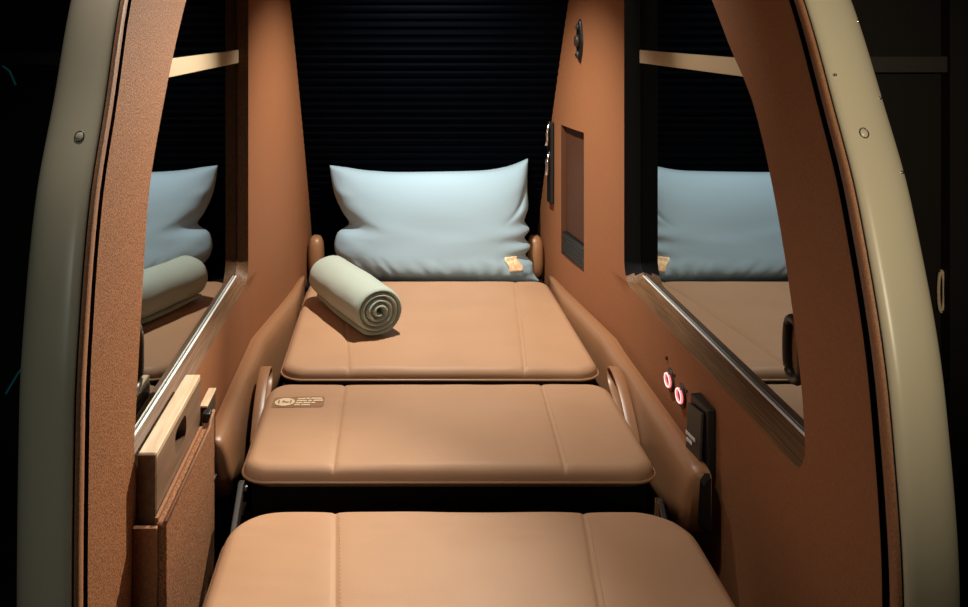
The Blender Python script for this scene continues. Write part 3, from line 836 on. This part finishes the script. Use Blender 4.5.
h = thing('wall_holder', 'black plastic holder with grey flap and white print on the right wall', 'holder', loc=(XR - 0.012, 1.6, -0.775))
z0h, z1h = -0.772, -0.652
base_pts = [(XR - 0.001, 1.548), (XR - 0.014, 1.548), (XR - 0.022, 1.618), (XR - 0.001, 1.622)]
V = [(x, d, z0h + (0.012 if k == 1 else 0)) for k, (x, d) in enumerate(base_pts)] + [(x, d, z1h) for x, d in base_pts]
bevel(mesh('housing', V, [(0, 1, 2, 3), (4, 5, 6, 7), (0, 1, 5, 4), (1, 2, 6, 5), (2, 3, 7, 6), (3, 0, 4, 7)], M['black'], h, smooth=False), 0.003)
fx = lambda d: XR - 0.014 - 0.008 * (d - 1.548) / 0.07
V = []
for ofs in (0.0015, 0.006):
    for d, z in ((1.560, -0.760), (1.615, -0.764), (1.615, -0.668), (1.560, -0.664)):
        V.append((fx(d) - ofs - (0.004 if z < -0.7 else 0), d, z))
flap = bevel(mesh('flap', V, [(0, 1, 2, 3), (4, 5, 6, 7), (0, 1, 5, 4), (1, 2, 6, 5), (2, 3, 7, 6), (3, 0, 4, 7)], M['grey'], h, smooth=False), 0.0015); flap['label'] = 'dark grey flap'
V, Fc = [], []
for z, sg in ((-0.722, [(1.612, 1.604), (1.602, 1.594), (1.592, 1.584), (1.582, 1.576)]), (-0.733, [(1.609, 1.601), (1.599, 1.588)])):
    for da, db in sg:
        st = len(V)
        for d, zz in ((da, z), (db, z), (db, z + 0.006), (da, z + 0.006)): V.append((fx(d) - 0.0106, d, zz))
        for d, zz in ((da, z), (db, z), (db, z + 0.006), (da, z + 0.006)): V.append((fx(d) - 0.0096, d, zz))
        Fc += [(st, st + 1, st + 2, st + 3), (st, st + 1, st + 5, st + 4), (st + 3, st + 2, st + 6, st + 7), (st + 4, st + 5, st + 6, st + 7)]
mesh('white_print', V, Fc, M['white'], flap, smooth=False)

# niche with a brown screen and slotted ledge
nz = thing('wall_screen', 'brown screen sunk in a niche in the right wall with a dark slotted ledge below', 'screen', loc=(0.52, 2.55, -0.66))
def wq(d, z, o_): return (wall_x(1, d, z) + o_, d, z)
c = [(SCR[0], SCR[2]), (SCR[1], SCR[2]), (SCR[1], SCR[3]), (SCR[0], SCR[3])]
V = [wq(d, z, 0.0) for d, z in c] + [wq(d, z, 0.030) for d, z in c]
mesh('niche', V, [(4, 5, 6, 7), (0, 1, 5, 4), (1, 2, 6, 5), (2, 3, 7, 6), (3, 0, 4, 7)], M['screen'], nz, smooth=False, recalc=False)
c2 = [(SCR[0] + 0.002, -0.592), (SCR[1] - 0.002, -0.592), (SCR[1] - 0.002, -0.284), (SCR[0] + 0.002, -0.284)]
V = [wq(d, z, 0.014) for d, z in c2] + [wq(d, z, 0.026) for d, z in c2]
mesh('display', V, [(0, 1, 2, 3), (4, 5, 6, 7), (0, 1, 5, 4), (1, 2, 6, 5), (2, 3, 7, 6), (3, 0, 4, 7)], M['screen'], nz, smooth=False)
c3 = [(SCR[0] + 0.001, SCR[2] + 0.001), (SCR[1] - 0.001, SCR[2] + 0.001), (SCR[1] - 0.001, -0.594), (SCR[0] + 0.001, -0.594)]
V = [wq(d, z, 0.004) for d, z in c3] + [wq(d, z, 0.028) for d, z in c3]
gr = mesh('ledge', V, [(0, 1, 2, 3), (4, 5, 6, 7), (0, 1, 5, 4), (1, 2, 6, 5), (2, 3, 7, 6), (3, 0, 4, 7)], M['black'], nz, smooth=False)
gr['label'] = 'dark slotted ledge'
V, Fc = [], []
for k in range(6):
    z = -0.650 + 0.009 * k
    st = len(V)
    for d, zz, oo in ((SCR[0] + 0.01, z, 0.003), (SCR[1] - 0.01, z, 0.003), (SCR[1] - 0.01, z + 0.003, 0.001), (SCR[0] + 0.01, z + 0.003, 0.001), (SCR[0] + 0.01, z + 0.004, 0.0045), (SCR[1] - 0.01, z + 0.004, 0.0045)): V.append(wq(d, zz, oo))
    Fc += [(st, st + 1, st + 2, st + 3), (st + 3, st + 2, st + 5, st + 4)]
mesh('slats', V, Fc, M['grey'], gr, smooth=False)

sw = thing('coat_hook_plate', 'tall black plate with two chrome hooks on the right wall beside the pillow', 'hook', loc=(0.48, 2.75, -0.53))
V = [wq(d, z, -0.001) for d, z in ((2.735, -0.53), (2.785, -0.53), (2.785, -0.28), (2.735, -0.28))] + [wq(d, z, -0.012) for d, z in ((2.735, -0.53), (2.785, -0.53), (2.785, -0.28), (2.735, -0.28))]
bevel(mesh('plate', V, [(0, 1, 2, 3), (4, 5, 6, 7), (0, 1, 5, 4), (1, 2, 6, 5), (2, 3, 7, 6), (3, 0, 4, 7)], M['black'], sw, smooth=False), 0.004)
for z in (-0.315, -0.405):
    xw = wall_x(1, 2.75, z) - 0.012
    tube('hook', [(xw + 0.002, 2.752, z + 0.030), (xw - 0.006, 2.748, z + 0.024), (xw - 0.008, 2.746, z), (xw - 0.007, 2.746, z - 0.022), (xw - 0.010, 2.743, z - 0.038)], 0.0052, M['chrome'], sw, n=8)

ft = thing('wall_fitting', 'small dark three-lobed fitting high on the right wall above the screen', 'fitting', loc=(0.51, 2.48, -0.1))
d_, zc_ = 2.475, -0.030
xw = wall_x(1, d_, zc_)
V, Fc = [], []
n = 28; ol = []
for k in range(n):
    a = 2 * math.pi * k / n
    ol.append((0.022 * math.cos(a) * (1 - 0.35 * abs(math.sin(a))), 0.060 * math.sin(a)))
for hgt, sc_ in ((0.0, 1.0), (0.004, 1.0), (0.007, 0.85)):
    for e, f in ol: V.append((wall_x(1, d_ + e * sc_, zc_) - hgt - 0.0003, d_ + e * sc_, zc_ + f * sc_))
for q in range(2):
    for k in range(n): Fc.append((q * n + k, q * n + (k + 1) % n, (q + 1) * n + (k + 1) % n, (q + 1) * n + k))
Fc.append(tuple(range(2 * n, 3 * n)))
mesh('backplate', V, Fc, M['black'], ft)
disc('lobe', (wall_x(1, d_, 0) - 0.006, d_, zc_), 0.0165, 0.010, -1, M['grey'], ft)
disc('lobe', (wall_x(1, d_, 0) - 0.005, d_, zc_ + 0.038), 0.009, 0.008, -1, M['grey'], ft)
disc('lobe', (wall_x(1, d_, 0) - 0.005, d_, zc_ - 0.038), 0.010, 0.008, -1, M['grey'], ft)
for dd, zz in ((-0.006, 0.009), (0.0, 0.040), (0.0, -0.037)):
    disc('stud', (wall_x(1, d_, 0) - 0.014, d_ + dd, zc_ + zz), 0.0022, 0.002, -1, M['steel'], ft, n=8)

# ceiling lamp housing the reading light
lamp = thing('ceiling_lamp', 'round ceiling lamp above the bed', 'lamp', loc=(READ[0], READ[1], 0.5))
V, Fc = [], []
for k in range(24):
    a = 2 * math.pi * k / 24
    for r_, z in ((0.04, 0.535), (0.05, 0.47), (0.045, 0.45), (0.042, 0.47)): V.append((READ[0] + r_ * math.cos(a), READ[1] + r_ * math.sin(a), z))
for k in range(24):
    j = (k + 1) % 24
    for i in range(3): Fc.append((k * 4 + i, j * 4 + i, j * 4 + i + 1, k * 4 + i + 1))
mesh('housing', V, Fc, M['steel'], lamp)
